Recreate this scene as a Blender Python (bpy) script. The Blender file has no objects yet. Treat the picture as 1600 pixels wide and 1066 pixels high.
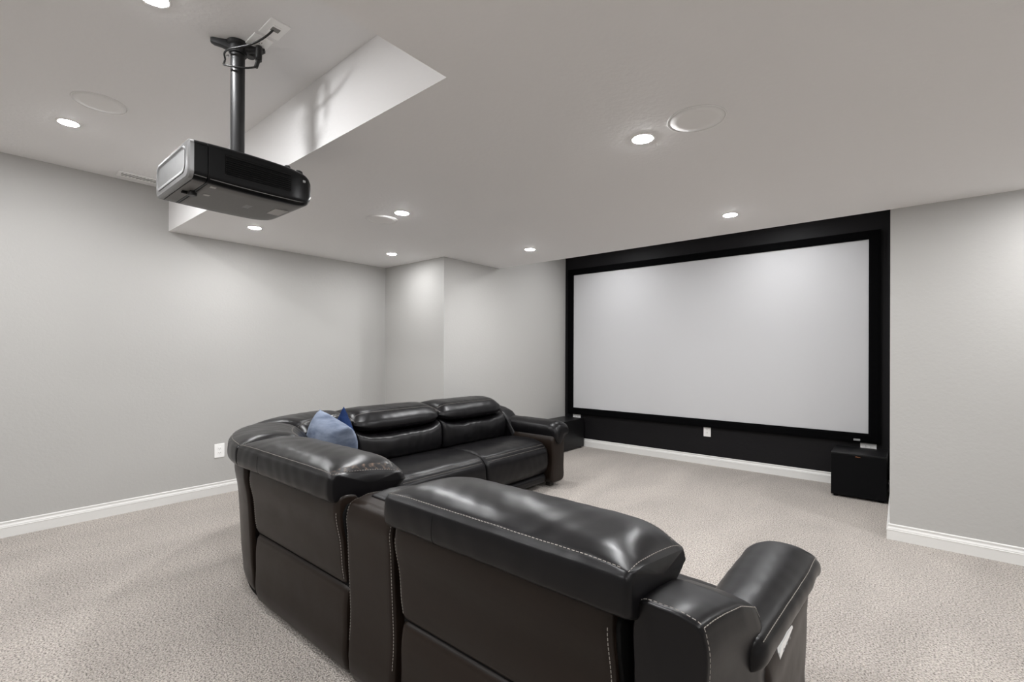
import bpy, bmesh, math, random
from mathutils import Vector, Matrix
random.seed(7)
scene = bpy.context.scene
COL = scene.collection
PI = math.pi

# ------------------------------------------------------------------ materials
def new_mat(name):
    m = bpy.data.materials.new(name); m.use_nodes = True
    nt = m.node_tree; b = nt.nodes['Principled BSDF']
    return m, nt, b

def plain(name, col, rough=0.5, metal=0.0, spec=0.5, bump=0.0, bscale=80.0, coat=0.0, bdist=0.002):
    m, nt, b = new_mat(name)
    b.inputs['Base Color'].default_value = (*col, 1)
    b.inputs['Roughness'].default_value = rough
    b.inputs['Metallic'].default_value = metal
    b.inputs['Specular IOR Level'].default_value = spec
    b.inputs['Coat Weight'].default_value = coat
    tc = nt.nodes.new('ShaderNodeTexCoord')
    nz = nt.nodes.new('ShaderNodeTexNoise'); nz.inputs['Scale'].default_value = bscale
    nz.inputs['Detail'].default_value = 3
    nt.links.new(tc.outputs['Object'], nz.inputs['Vector'])
    if bump > 0:
        bp = nt.nodes.new('ShaderNodeBump'); bp.inputs['Strength'].default_value = bump
        bp.inputs['Distance'].default_value = bdist
        nt.links.new(nz.outputs['Fac'], bp.inputs['Height'])
        nt.links.new(bp.outputs['Normal'], b.inputs['Normal'])
    else:
        mr = nt.nodes.new('ShaderNodeMapRange')
        mr.inputs['To Min'].default_value = max(0.02, rough-0.03); mr.inputs['To Max'].default_value = rough+0.03
        nt.links.new(nz.outputs['Fac'], mr.inputs['Value'])
        nt.links.new(mr.outputs['Result'], b.inputs['Roughness'])
    return m

def paint(name, col, bump=0.25, scale=55.0, rough=0.75, spec=0.25):
    """orange-peel wall paint"""
    m, nt, b = new_mat(name)
    b.inputs['Base Color'].default_value = (*col, 1)
    b.inputs['Roughness'].default_value = rough
    b.inputs['Specular IOR Level'].default_value = spec
    tc = nt.nodes.new('ShaderNodeTexCoord')
    n1 = nt.nodes.new('ShaderNodeTexNoise'); n1.inputs['Scale'].default_value = scale; n1.inputs['Detail'].default_value = 4
    nt.links.new(tc.outputs['Object'], n1.inputs['Vector'])
    bp = nt.nodes.new('ShaderNodeBump'); bp.inputs['Strength'].default_value = bump; bp.inputs['Distance'].default_value = 0.004
    nt.links.new(n1.outputs['Fac'], bp.inputs['Height'])
    nt.links.new(bp.outputs['Normal'], b.inputs['Normal'])
    return m

def carpet_mat():
    m, nt, b = new_mat('carpet_frieze')
    b.inputs['Roughness'].default_value = 0.95
    b.inputs['Specular IOR Level'].default_value = 0.1
    b.inputs['Sheen Weight'].default_value = 0.15
    N = nt.nodes.new; L = nt.links.new
    tc = N('ShaderNodeTexCoord')
    n1 = N('ShaderNodeTexNoise'); n1.inputs['Scale'].default_value = 120; n1.inputs['Detail'].default_value = 3; n1.inputs['Roughness'].default_value = 0.7
    n2 = N('ShaderNodeTexVoronoi'); n2.inputs['Scale'].default_value = 150; n2.inputs['Randomness'].default_value = 1
    n3 = N('ShaderNodeTexNoise'); n3.inputs['Scale'].default_value = 1.7; n3.inputs['Detail'].default_value = 3; n3.inputs['Distortion'].default_value = 0.6
    mp = N('ShaderNodeMapping'); mp.inputs['Scale'].default_value = (1.0, 0.45, 1); mp.inputs['Rotation'].default_value = (0, 0, 0.35)
    for n in (n1, n2): L(tc.outputs['Object'], n.inputs['Vector'])
    L(tc.outputs['Object'], mp.inputs['Vector']); L(mp.outputs['Vector'], n3.inputs['Vector'])
    r1 = N('ShaderNodeValToRGB')
    e = r1.color_ramp.elements
    e[0].position = 0.36; e[0].color = (0.135, 0.113, 0.096, 1)
    e[1].position = 0.60; e[1].color = (0.70, 0.64, 0.585, 1)
    k = e.new(0.47); k.color = (0.49, 0.44, 0.397, 1)
    L(n1.outputs['Fac'], r1.inputs['Fac'])
    r3 = N('ShaderNodeMapRange'); r3.inputs['From Min'].default_value = 0.35; r3.inputs['From Max'].default_value = 0.65
    r3.inputs['To Min'].default_value = 0.91; r3.inputs['To Max'].default_value = 1.10
    L(n3.outputs['Fac'], r3.inputs['Value'])
    r2 = N('ShaderNodeMapRange'); r2.inputs['From Min'].default_value = 0.0; r2.inputs['From Max'].default_value = 0.6
    r2.inputs['To Min'].default_value = 1.12; r2.inputs['To Max'].default_value = 0.80
    L(n2.outputs['Distance'], r2.inputs['Value'])
    mul = N('ShaderNodeMath'); mul.operation = 'MULTIPLY'
    L(r3.outputs['Result'], mul.inputs[0]); L(r2.outputs['Result'], mul.inputs[1])
    mx = N('ShaderNodeVectorMath'); mx.operation = 'SCALE'
    L(r1.outputs['Color'], mx.inputs[0]); L(mul.outputs[0], mx.inputs['Scale'])
    L(mx.outputs['Vector'], b.inputs['Base Color'])
    add = N('ShaderNodeMath'); add.operation = 'SUBTRACT'
    L(n1.outputs['Fac'], add.inputs[0]); L(n2.outputs['Distance'], add.inputs[1])
    bp = N('ShaderNodeBump'); bp.inputs['Strength'].default_value = 0.7; bp.inputs['Distance'].default_value = 0.012
    L(add.outputs[0], bp.inputs['Height']); L(bp.outputs['Normal'], b.inputs['Normal'])
    return m

def leather_mat(name, col, rough=0.36, spec=0.5):
    m, nt, b = new_mat(name)
    N = nt.nodes.new; L = nt.links.new
    b.inputs['Specular IOR Level'].default_value = spec
    tc = N('ShaderNodeTexCoord')
    v = N('ShaderNodeTexVoronoi'); v.inputs['Scale'].default_value = 190
    n = N('ShaderNodeTexNoise'); n.inputs['Scale'].default_value = 9; n.inputs['Detail'].default_value = 4
    L(tc.outputs['Object'], v.inputs['Vector']); L(tc.outputs['Object'], n.inputs['Vector'])
    mr = N('ShaderNodeMapRange'); mr.inputs['To Min'].default_value = rough-0.07; mr.inputs['To Max'].default_value = rough+0.08
    L(n.outputs['Fac'], mr.inputs['Value']); L(mr.outputs['Result'], b.inputs['Roughness'])
    cr = N('ShaderNodeValToRGB')
    cr.color_ramp.elements[0].color = (col[0]*0.8, col[1]*0.8, col[2]*0.8, 1)
    cr.color_ramp.elements[1].color = (col[0]*1.25, col[1]*1.2, col[2]*1.2, 1)
    L(n.outputs['Fac'], cr.inputs['Fac']); L(cr.outputs['Color'], b.inputs['Base Color'])
    m1 = N('ShaderNodeMath'); m1.operation = 'MULTIPLY'; m1.inputs[1].default_value = 0.04
    L(v.outputs['Distance'], m1.inputs[0])
    m2 = N('ShaderNodeMath'); m2.operation = 'ADD'
    L(m1.outputs[0], m2.inputs[0]); L(n.outputs['Fac'], m2.inputs[1])
    bp = N('ShaderNodeBump'); bp.inputs['Strength'].default_value = 0.10; bp.inputs['Distance'].default_value = 0.006
    L(m2.outputs[0], bp.inputs['Height']); L(bp.outputs['Normal'], b.inputs['Normal'])
    return m

def worn_mat():
    m, nt, b = new_mat('worn_leather')
    N = nt.nodes.new; L = nt.links.new
    b.inputs['Roughness'].default_value = 0.45; b.inputs['Specular IOR Level'].default_value = 0.25
    tc = N('ShaderNodeTexCoord'); n = N('ShaderNodeTexNoise'); n.inputs['Scale'].default_value = 45; n.inputs['Detail'].default_value = 5
    L(tc.outputs['Object'], n.inputs['Vector'])
    cr = N('ShaderNodeValToRGB'); e = cr.color_ramp.elements
    e[0].position = .50; e[0].color = (0.0044, 0.0041, 0.0047, 1); e[1].position = .66; e[1].color = (0.13, 0.085, 0.06, 1)
    L(n.outputs['Fac'], cr.inputs['Fac']); L(cr.outputs['Color'], b.inputs['Base Color'])
    return m

def velvet_mat(name, c0, c1):
    m, nt, b = new_mat(name)
    N = nt.nodes.new; L = nt.links.new
    b.inputs['Roughness'].default_value = 0.85; b.inputs['Specular IOR Level'].default_value = 0.1
    b.inputs['Sheen Weight'].default_value = 0.5; b.inputs['Sheen Roughness'].default_value = 0.35
    b.inputs['Sheen Tint'].default_value = (*c1, 1)
    tc = N('ShaderNodeTexCoord'); n = N('ShaderNodeTexNoise'); n.inputs['Scale'].default_value = 6; n.inputs['Detail'].default_value = 5
    mp = N('ShaderNodeMapping'); mp.inputs['Scale'].default_value = (1, 1, 3.0)
    L(tc.outputs['Object'], mp.inputs['Vector']); L(mp.outputs['Vector'], n.inputs['Vector'])
    cr = N('ShaderNodeValToRGB'); cr.color_ramp.elements[0].position = .35; cr.color_ramp.elements[1].position = .68
    cr.color_ramp.elements[0].color = (*c0, 1); cr.color_ramp.elements[1].color = (*c1, 1)
    L(n.outputs['Fac'], cr.inputs['Fac']); L(cr.outputs['Color'], b.inputs['Base Color'])
    bp = N('ShaderNodeBump'); bp.inputs['Strength'].default_value = .35; bp.inputs['Distance'].default_value = .01
    L(n.outputs['Fac'], bp.inputs['Height']); L(bp.outputs['Normal'], b.inputs['Normal'])
    return m

def emit(name, col, strength):
    m = bpy.data.materials.new(name); m.use_nodes = True
    nt = m.node_tree; nt.nodes.remove(nt.nodes['Principled BSDF'])
    e = nt.nodes.new('ShaderNodeEmission'); e.inputs['Color'].default_value = (*col, 1); e.inputs['Strength'].default_value = strength
    nt.links.new(e.outputs[0], nt.nodes['Material Output'].inputs['Surface'])
    return m

LAMP = 365.0
M = dict(
    wall=paint('wall_paint', (0.455, 0.447, 0.432)),
    ceil=paint('ceiling_paint', (0.84, 0.83, 0.825), bump=0.45, scale=45),
    black_wall=paint('black_wall_paint', (0.0075, 0.007, 0.008), bump=0.35, scale=60, rough=0.55, spec=0.2),
    base=plain('white_trim_paint', (0.755, 0.748, 0.728), rough=0.4, spec=0.4),
    carpet=carpet_mat(),
    leather=leather_mat('dark_leather', (0.0044, 0.0041, 0.0047), rough=0.32, spec=.245),
    leather_back=leather_mat('dark_leather_warm_reflection', (0.0125, 0.0083, 0.0060), rough=0.36, spec=.21),  # same leather, warm reflected light put into the base colour as brown
    core=plain('black_lining', (0.006, 0.006, 0.006), rough=0.9, spec=0.1),
    worn=worn_mat(),
    thread=plain('pale_thread', (0.29, 0.265, 0.24), rough=0.8),
    screen=plain('projection_cloth', (0.575, 0.575, 0.585), rough=0.8, spec=0.15),
    velvet=plain('black_velvet', (0.0022, 0.0022, 0.0025), rough=0.95, spec=0.05),
    sub=plain('black_ash_vinyl', (0.006, 0.006, 0.0065), rough=0.38, spec=0.3, bump=0.05, bscale=200),
    grille=plain('black_speaker_cloth', (0.005, 0.005, 0.0055), rough=0.9, spec=0.1, bump=0.2, bscale=600),
    copper=plain('copper_badge', (0.75, 0.33, 0.16), rough=0.3, metal=1.0),
    plate=plain('white_plastic', (0.95, 0.945, 0.93), rough=0.35),
    slot=plain('dark_slot', (0.05, 0.05, 0.05), rough=0.6),
    greyhole=plain('grey_recess', (0.22, 0.215, 0.205), rough=0.6),
    proj=plain('projector_black', (0.005, 0.005, 0.0053), rough=0.30, spec=0.14),
    proj_bottom=plain('projector_charcoal_underside', (0.125, 0.12, 0.115), rough=0.5),
    silver=plain('projector_silver', (0.24, 0.24, 0.24), rough=0.45, metal=0.5),
    silver2=plain('projector_silver_panel', (0.17, 0.17, 0.17), rough=0.5, metal=0.4),
    pole=plain('black_pole', (0.012, 0.012, 0.0125), rough=0.45, spec=0.4, bump=0.06, bscale=300),
    cable=plain('black_cable', (0.008, 0.008, 0.008), rough=0.4),
    label=plain('pale_label', (0.42, 0.41, 0.40), rough=0.6),
    label2=plain('grey_label', (0.30, 0.30, 0.30), rough=0.5),
    spk=plain('speaker_grille_white', (0.86, 0.85, 0.84), rough=0.95, spec=0.05, bump=0.15, bscale=900),
    lamp=emit('lamp_diffuser_glow', (0.985, 0.99, 1.0), LAMP),
    lamp_dim=emit('lamp_diffuser_dimmed', (0.985, 0.99, 1.0), LAMP*0.6),
    lamp_low=emit('lamp_diffuser_low', (0.985, 0.99, 1.0), LAMP*0.42),
    lamp_mid=emit('lamp_diffuser_mid', (0.985, 0.99, 1.0), LAMP*0.72),
    trimw=plain('lamp_trim_white', (0.82, 0.81, 0.79), rough=0.4),
    blue1=velvet_mat('dusty_blue_velvet', (0.085, 0.105, 0.155), (0.22, 0.255, 0.325)),
    blue2=velvet_mat('navy_velvet', (0.005, 0.014, 0.050), (0.014, 0.032, 0.10)),
    chrome=plain('chrome_trim', (0.7, 0.7, 0.7), rough=0.2, metal=1.0),
    wood=plain('pale_block_foot', (0.03, 0.025, 0.02), rough=0.6),
)

# ------------------------------------------------------------------ object helpers
def link(name, bm, mat, parent=None, smooth=False, recalc=True, auto=None):
    if recalc: bmesh.ops.recalc_face_normals(bm, faces=bm.faces)
    me = bpy.data.meshes.new(name); bm.to_mesh(me); bm.free()
    if smooth:
        for p in me.polygons: p.use_smooth = True
    o = bpy.data.objects.new(name, me); COL.objects.link(o)
    me.materials.append(mat)
    if auto is not None and smooth:
        me.set_sharp_from_angle(angle=math.radians(auto))
    if parent is not None:
        o.parent = parent
    return o

def tag(o, label=None, cat=None, group=None, kind=None):
    if label: o['label'] = label
    if cat: o['category'] = cat
    if group: o['group'] = group
    if kind: o['kind'] = kind
    return o

def empty(name, loc=(0, 0, 0)):
    o = bpy.data.objects.new(name, None); COL.objects.link(o)
    o.location = loc; o.empty_display_size = 0.05
    return o

def reloc(parent, *objs):
    """children were modelled in world space: cancel the parent's offset"""
    for o in objs:
        if o.parent is parent:      # deeper children hang on a part that already sits at the world origin
            o.matrix_parent_inverse = Matrix.Translation(parent.location).inverted()

def box(bm, lo, hi, bev=0.0, seg=2):
    lo = Vector(lo); hi = Vector(hi)
    t = bmesh.new()
    bmesh.ops.create_cube(t, size=1.0)
    for v in t.verts:
        v.co = Vector(((lo[i]+hi[i])/2 + v.co[i]*(hi[i]-lo[i]) for i in range(3)))
    if bev > 0:
        bmesh.ops.bevel(t, geom=list(t.edges), offset=bev, segments=seg, profile=0.5, affect='EDGES')
    me = bpy.data.meshes.new('tmp'); t.to_mesh(me); t.free(); bm.from_mesh(me); bpy.data.meshes.remove(me)
    return bm

def bx(lo, hi, bev=0.0, seg=2):
    return box(bmesh.new(), lo, hi, bev, seg)

def quad(bm, *ps):
    return bm.faces.new([bm.verts.new(p) for p in ps])

def cyl(bm, c, r, z0, z1, n=48, r2=None):
    """vertical closed cylinder / cone"""
    r2 = r if r2 is None else r2
    a = [bm.verts.new((c[0]+r*math.cos(2*PI*k/n), c[1]+r*math.sin(2*PI*k/n), z0)) for k in range(n)]
    b = [bm.verts.new((c[0]+r2*math.cos(2*PI*k/n), c[1]+r2*math.sin(2*PI*k/n), z1)) for k in range(n)]
    for k in range(n):
        bm.faces.new((a[k], a[(k+1) % n], b[(k+1) % n], b[k]))
    bm.faces.new(a[::-1]); bm.faces.new(b)
    return bm

def lathe(bm, c, prof, n=48, close=False):
    """revolve (r, z) list about the vertical through c"""
    rings = []
    for r, z in prof:
        rings.append([bm.verts.new((c[0]+r*math.cos(2*PI*k/n), c[1]+r*math.sin(2*PI*k/n), c[2]+z)) for k in range(n)])
    pairs = list(zip(rings[:-1], rings[1:]))
    if close: pairs.append((rings[-1], rings[0]))
    for a, b in pairs:
        for k in range(n):
            bm.faces.new((a[k], a[(k+1) % n], b[(k+1) % n], b[k]))
    if not close:
        if prof[0][0] > 1e-6: bm.faces.new(rings[0])
        if prof[-1][0] > 1e-6: bm.faces.new(rings[-1])
    return bm

def catmull(pts, n, closed=True):
    out = []
    N = len(pts)
    P = [Vector(p) for p in pts]
    rng = range(N) if closed else range(N-1)
    for i in rng:
        if closed:
            p0, p1, p2, p3 = P[(i-1) % N], P[i], P[(i+1) % N], P[(i+2) % N]
        else:
            p0, p1, p2, p3 = P[max(i-1, 0)], P[i], P[i+1], P[min(i+2, N-1)]
        # centripetal-ish: chord-length tangents keep corners from overshooting
        d1 = max((p2-p1).length, 1e-6); d0 = max((p1-p0).length, 1e-6); d2 = max((p3-p2).length, 1e-6)
        m1 = ((p1-p0)/d0*d1/(d0+d1) + (p2-p1)/d1*d0/(d0+d1))*d1
        m2 = ((p2-p1)/d1*d2/(d1+d2) + (p3-p2)/d2*d1/(d1+d2))*d1
        for k in range(n):
            t = k/n; t2 = t*t; t3 = t2*t
            out.append((2*t3-3*t2+1)*p1 + (t3-2*t2+t)*m1 + (-2*t3+3*t2)*p2 + (t3-t2)*m2)
    if not closed: out.append(P[-1])
    return out

def tube(bm, pts, r, n=10, sub=6):
    P = catmull(pts, sub, closed=False)
    rings = []
    up = Vector((0.13, 0.31, 0.94)).normalized()
    for i, p in enumerate(P):
        t = (P[min(i+1, len(P)-1)] - P[max(i-1, 0)]).normalized()
        a = t.cross(up)
        if a.length < 0.05: a = t.cross(Vector((1, 0, 0)))
        a.normalize(); b = t.cross(a)
        rings.append([bm.verts.new(p + r*(math.cos(2*PI*k/n)*a + math.sin(2*PI*k/n)*b)) for k in range(n)])
    for A, B in zip(rings[:-1], rings[1:]):
        for k in range(n):
            bm.faces.new((A[k], A[(k+1) % n], B[(k+1) % n], B[k]))
    bm.faces.new(rings[0][::-1]); bm.faces.new(rings[-1])
    return bm

# ------------------------------------------------------------------ padded sweep
class Pad:
    """closed (d, z) outline swept along w; ends rounded over r; mapped to the world by fmap(w, d, z)"""
    def __init__(s, ctrl, w0, w1, fmap, r=0.03, nper=6, nw=28, crown=0.0, grooves=(), wrinkle=0.0, warp=None, seed=0, er=None, shear=None):
        s.P = catmull(ctrl, nper); s.nper = nper; s.w0, s.w1, s.f, s.r = w0, w1, fmap, r
        s.crown = crown; s.grooves = grooves; s.nw = nw; s.wr = wrinkle; s.warp = warp; s.seed = seed; s.shear = shear
        xs = [p[0] for p in s.P]; zs = [p[1] for p in s.P]
        s.c = Vector(((min(xs)+max(xs))/2, (min(zs)+max(zs))/2))
        s.hx = (max(xs)-min(xs))/2; s.hz = (max(zs)-min(zs))/2
        s.er = er if er is not None else min(r, 0.9*min(s.hx, s.hz))
        area = sum(s.P[i][0]*s.P[(i+1) % len(s.P)][1]-s.P[(i+1) % len(s.P)][0]*s.P[i][1] for i in range(len(s.P)))
        s.sg = 1 if area > 0 else -1
        acc = [0]
        for i in range(1, len(s.P)): acc.append(acc[-1]+(s.P[i]-s.P[i-1]).length)
        s.acc = acc; s.tot = acc[-1]+(s.P[0]-s.P[-1]).length
    def nrm(s, i):
        N = len(s.P); t = s.P[(i+1) % N]-s.P[(i-1) % N]
        n = Vector((t[1], -t[0]))*s.sg
        return n.normalized() if n.length > 1e-9 else Vector((1, 0))
    def pos(s, i, w, off=0.0, e=0.0):
        N = len(s.P); i = int(i) % N
        p = s.P[i]; n = s.nrm(i)
        kx = max(0.05, 1-e/s.hx); kz = max(0.05, 1-e/s.hz)
        u = (w-s.w0)/(s.w1-s.w0)*2-1
        if s.crown: 
            k = 1-s.crown*abs(u)**3
            kx *= k; kz *= k
        q = Vector((s.c[0]+(p[0]-s.c[0])*kx, s.c[1]+(p[1]-s.c[1])*kz))
        g = off
        for (ci, depth, width) in s.grooves:
            a = s.acc[(int(ci*s.nper)) % N]; dd = abs(s.acc[i]-a); dd = min(dd, s.tot-dd)
            g -= depth*math.exp(-(dd/width)**2)
        if s.wr:
            a = s.acc[i]
            g += s.wr*(math.sin(a*31+s.seed+5*math.sin(w*7+s.seed))*math.sin(w*43+s.seed*2+6*a) + .6*math.sin(w*19-a*23+s.seed*3))
        q = q+n*g
        if s.warp: q = Vector(s.warp(u, q[0], q[1]))
        ww = w
        if s.shear: ww = w + s.shear(q[0], q[1], u)
        return Vector(s.f(ww, q[0], q[1]))
    def stations(s):
        r = min(s.r, 0.45*(s.w1-s.w0)); K = 6
        st = [(s.w0+r*(1-math.cos(k/K*PI/2)), s.er*(1-math.sin(k/K*PI/2))) for k in range(K)]
        n = max(3, s.nw)
        st += [(s.w0+r+(s.w1-s.w0-2*r)*k/n, 0.0) for k in range(n+1)]
        st += [(s.w1-(w-s.w0), e) for w, e in st[:K][::-1]]
        return st
    def mesh(s, bm=None):
        bm = bm or bmesh.new(); rings = []; N = len(s.P)
        for w, e in s.stations():
            rings.append([bm.verts.new(s.pos(i, w, 0, e)) for i in range(N)])
        for A, B in zip(rings[:-1], rings[1:]):
            for i in range(N):
                bm.faces.new((A[i], A[(i+1) % N], B[(i+1) % N], B[i]))
        for ring in (rings[0], rings[-1]):
            c = sum((v.co for v in ring), Vector())/N
            cv = bm.verts.new(c)
            for i in range(N): bm.faces.new((cv, ring[i], ring[(i+1) % N]))
        return bm
    def line_w(s, ci, wa=None, wb=None, off=0.0012, n=80, e=0.0):
        wa = s.w0+s.r*.5 if wa is None else wa; wb = s.w1-s.r*.5 if wb is None else wb
        i = int(round(ci*s.nper))
        return [s.pos(i, wa+(wb-wa)*k/n, off, e) for k in range(n+1)]
    def line_s(s, ca, cb, w, off=0.0012, e=0.0):
        a = int(round(ca*s.nper)); b = int(round(cb*s.nper))
        return [s.pos(i, w, off, e) for i in range(a, b+1)]

def stitch(bm, line, dash=0.0075, gap=0.0045, r=0.0011):
    P = [Vector(p) for p in line]
    seg = [(P[i+1]-P[i]).length for i in range(len(P)-1)]
    tot = sum(seg)
    def at(s):
        for i, l in enumerate(seg):
            if s <= l or i == len(seg)-1:
                return P[i].lerp(P[i+1], min(1, s/max(l, 1e-9)))
            s -= l
    s = 0.0
    while s+dash < tot:
        a, b = at(s), at(s+dash); t = (b-a)
        if t.length > 1e-6:
            t.normalize(); u = t.cross(Vector((0.3, 0.2, 0.93))).normalized(); v = t.cross(u)
            A = [bm.verts.new(a+r*(math.cos(q)*u+math.sin(q)*v)) for q in (0, PI/2, PI, 3*PI/2)]
            B = [bm.verts.new(b+r*(math.cos(q)*u+math.sin(q)*v)) for q in (0, PI/2, PI, 3*PI/2)]
            for k in range(4): bm.faces.new((A[k], A[(k+1) % 4], B[(k+1) % 4], B[k]))
            bm.faces.new(A[::-1]); bm.faces.new(B)
        s += dash+gap
    return bm

# ------------------------------------------------------------------ room
XL, YE, XE, YC, XC, YS, YB, XJ = -4.828, 1.185, -1.315, 3.373, -3.768, 4.264, 5.727, -0.063
ZS, ZC, XR, YR = 2.3375, 2.693, 2.3, -2.5
T = 0.12
def struct(name, bm, m, **k): return tag(link(name, bm, m, **k), kind='structure')
struct('floor', bx((XL-T, YR-T, -0.15), (XR+T, YB+T, 0)), M['carpet'])
struct('wall_left', bx((XL-T, YR-T, 0), (XL, YC, ZC+T)), M['wall'])
struct('wall_corner', bx((XL-T, YC, 0), (XC, YB+T, ZC+T)), M['wall'])
struct('wall_screen', bx((XC, YB, 0), (XJ, YB+T, ZC+T)), M['black_wall'])
struct('wall_front', bx((XJ, YS, 0), (XR+T, YB+T, ZC+T)), M['wall'])
struct('wall_right', bx((XR, YR-T, 0), (XR+T, YS, ZC+T)), M['wall'])
struct('wall_rear', bx((XL, YR-T, 0), (XR, YR, ZC+T)), M['wall'])

# downlight positions (x, y, ceiling height)
LIGHTS = [(-0.959, 2.123, ZS), (-0.979, 3.692, ZS), (-2.838, 3.671, ZS), (-2.839, 2.125, ZS), (-4.091, 2.935, ZS), (-4.125, 1.604, ZS),
          (-3.892, 0.448, ZC), (-2.258, 0.501, ZC),
          (-3.892, -0.62, ZC), (-2.258, -0.62, ZC), (-0.96, 0.55, ZS), (-0.96, -1.0, ZS), (0.95, 2.12, ZS), (0.95, 3.69, ZS), (0.95, 0.55, ZS), (0.95, -1.0, ZS),
          (-0.97, 4.98, ZC), (-2.84, 4.98, ZC)]
RO, HOLE = 0.059, 0.047
# dropped soffit: everything except the tray (x<XE, y<YE) and the screen niche (y>YS)
sof = bmesh.new()
pl = [(XL, YE), (XE, YE), (XE, YR), (XR, YR), (XR, YS), (XC, YS), (XC, YC), (XL, YC)]
lo = [sof.verts.new((x, y, ZS)) for x, y in pl]; hi = [sof.verts.new((x, y, ZC+0.001)) for x, y in pl]
sof.faces.new(lo); sof.faces.new(hi)
for k in range(len(pl)): sof.faces.new((lo[k], lo[(k+1) % 8], hi[(k+1) % 8], hi[k]))
struct('ceiling_soffit', sof, M['ceil'])
top = bx((XL, YR, ZC), (XR, YB, ZC+T))
struct('ceiling', top, M['ceil'])

# baseboards: ogee profile extruded along a wall
BB = [(0.000, 0), (0.016, 0), (0.016, 0.066), (0.0175, 0.067), (0.0175, 0.0705), (0.0135, 0.072), (0.0135, 0.079), (0.0085, 0.089), (0.0075, 0.096), (0.0095, 0.099), (0.0095, 0.106), (0.006, 0.1095), (0.000, 0.1096)]
def baseboard(name, a, b, nrm, ma=0, mb=0):
    """along a->b, sticking out along nrm; ma/mb: mitre (+1 grows with depth, -1 shrinks)"""
    a = Vector((*a, 0)); b = Vector((*b, 0)); n = Vector((*nrm, 0)); t = (b-a).normalized()
    bm = bmesh.new()
    A = [bm.verts.new(a + n*d + t*(-ma*d) + Vector((0, 0, z))) for d, z in BB]
    B = [bm.verts.new(b + n*d + t*(mb*d) + Vector((0, 0, z))) for d, z in BB]
    N = len(BB)
    for i in range(N): bm.faces.new((A[i], A[(i+1) % N], B[(i+1) % N], B[i]))
    bm.faces.new(A[::-1]); bm.faces.new(B)
    return struct(name, bm, M['base'])
baseboard('baseboard_left', (XL, YR), (XL, YC), (1, 0), 0, -1)
baseboard('baseboard_corner', (XL, YC), (XC, YC), (0, -1), -1, 1)
baseboard('baseboard_niche', (XC, YC), (XC, YB), (1, 0), 1, -1)
baseboard('baseboard_screen', (XC, YB), (XJ, YB), (0, -1), -1, -1)
baseboard('baseboard_jamb', (XJ, YB), (XJ, YS), (-1, 0), -1, 1)
baseboard('baseboard_front', (XJ, YS), (XR, YS), (0, -1), 1, -1)
baseboard('baseboard_right', (XR, YS), (XR, YR), (-1, 0), -1, 0)

# ------------------------------------------------------------------ downlights
LL = {0: 'lit round downlight in the lower ceiling, nearest, left of the white speaker grille',
      1: 'lit round downlight in the lower ceiling, above the right half of the screen',
      2: 'lit round downlight in the lower ceiling, in front of the left end of the screen',
      3: 'lit round downlight touching the right edge of the small round ceiling speaker',
      4: 'lit round downlight in front of the pale wall corner, above the far sofa end',
      5: 'lit round downlight seen just below the projector, near the left wall',
      6: 'lit round downlight in the raised ceiling, beside the faint large speaker grille',
      7: 'lit round downlight in the raised ceiling at the top edge, above the projector pole'}
for i, (x, y, h) in enumerate(LIGHTS):
    e = empty('recessed_downlight', (x, y, h))
    lab = LL.get(i, 'lit round downlight in the screen alcove behind the lower ceiling edge' if i >= 16 else 'lit round downlight behind the camera')
    tag(e, lab, 'ceiling light', 'recessed downlights')
    rg = bmesh.new()
    lathe(rg, (0, 0, 0), [(HOLE-.001, 0.0), (HOLE-.001, -.0018), (HOLE+.003, -.0030), (RO-.003, -.0026), (RO, -.0008), (RO, 0.0)], 48, close=True)
    ring = link('trim_ring', rg, M['trimw'], e, smooth=True)
    df = bmesh.new()
    lathe(df, (0, 0, 0), [(0.0462, -.0004), (0.0458, -.0022), (0.043, -.0034), (0.034, -.0046), (0.018, -.0054), (0.0, -.0056)], 48)
    link('diffuser', df, M[{4: 'lamp_low', 5: 'lamp_dim', 6: 'lamp_mid', 7: 'lamp_dim', 16: 'lamp_mid', 17: 'lamp_dim'}.get(i, 'lamp')], e, smooth=True)

# ------------------------------------------------------------------ in-ceiling speakers
for (x, y, h, lab) in [(-0.697, 2.095, ZS, 'white round ceiling speaker grille right of the nearest downlight'),
                       (-3.10, 2.13, ZS, 'white round ceiling speaker grille left of a downlight, above the sofa'),
                       (-3.447, 0.525, ZC, 'faint white round speaker grille in the raised ceiling left of the projector')]:
    e = empty('ceiling_speaker', (x, y, h)); tag(e, lab, 'speaker', 'round ceiling speakers')
    b1 = bmesh.new(); lathe(b1, (0, 0, 0), [(0.1165, 0), (0.1165, -.003), (0.119, -.0042), (0.122, -.0035), (0.123, 0)], 64, close=True)
    link('bezel', b1, M['spk'], e, smooth=True)
    b2 = bmesh.new(); lathe(b2, (0, 0, 0), [(0.1155, -.001), (0.1155, -.0028), (0.08, -.0036), (0.03, -.004), (0.0, -.0041)], 64)
    link('grille', b2, M['spk'], e, smooth=True)

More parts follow.
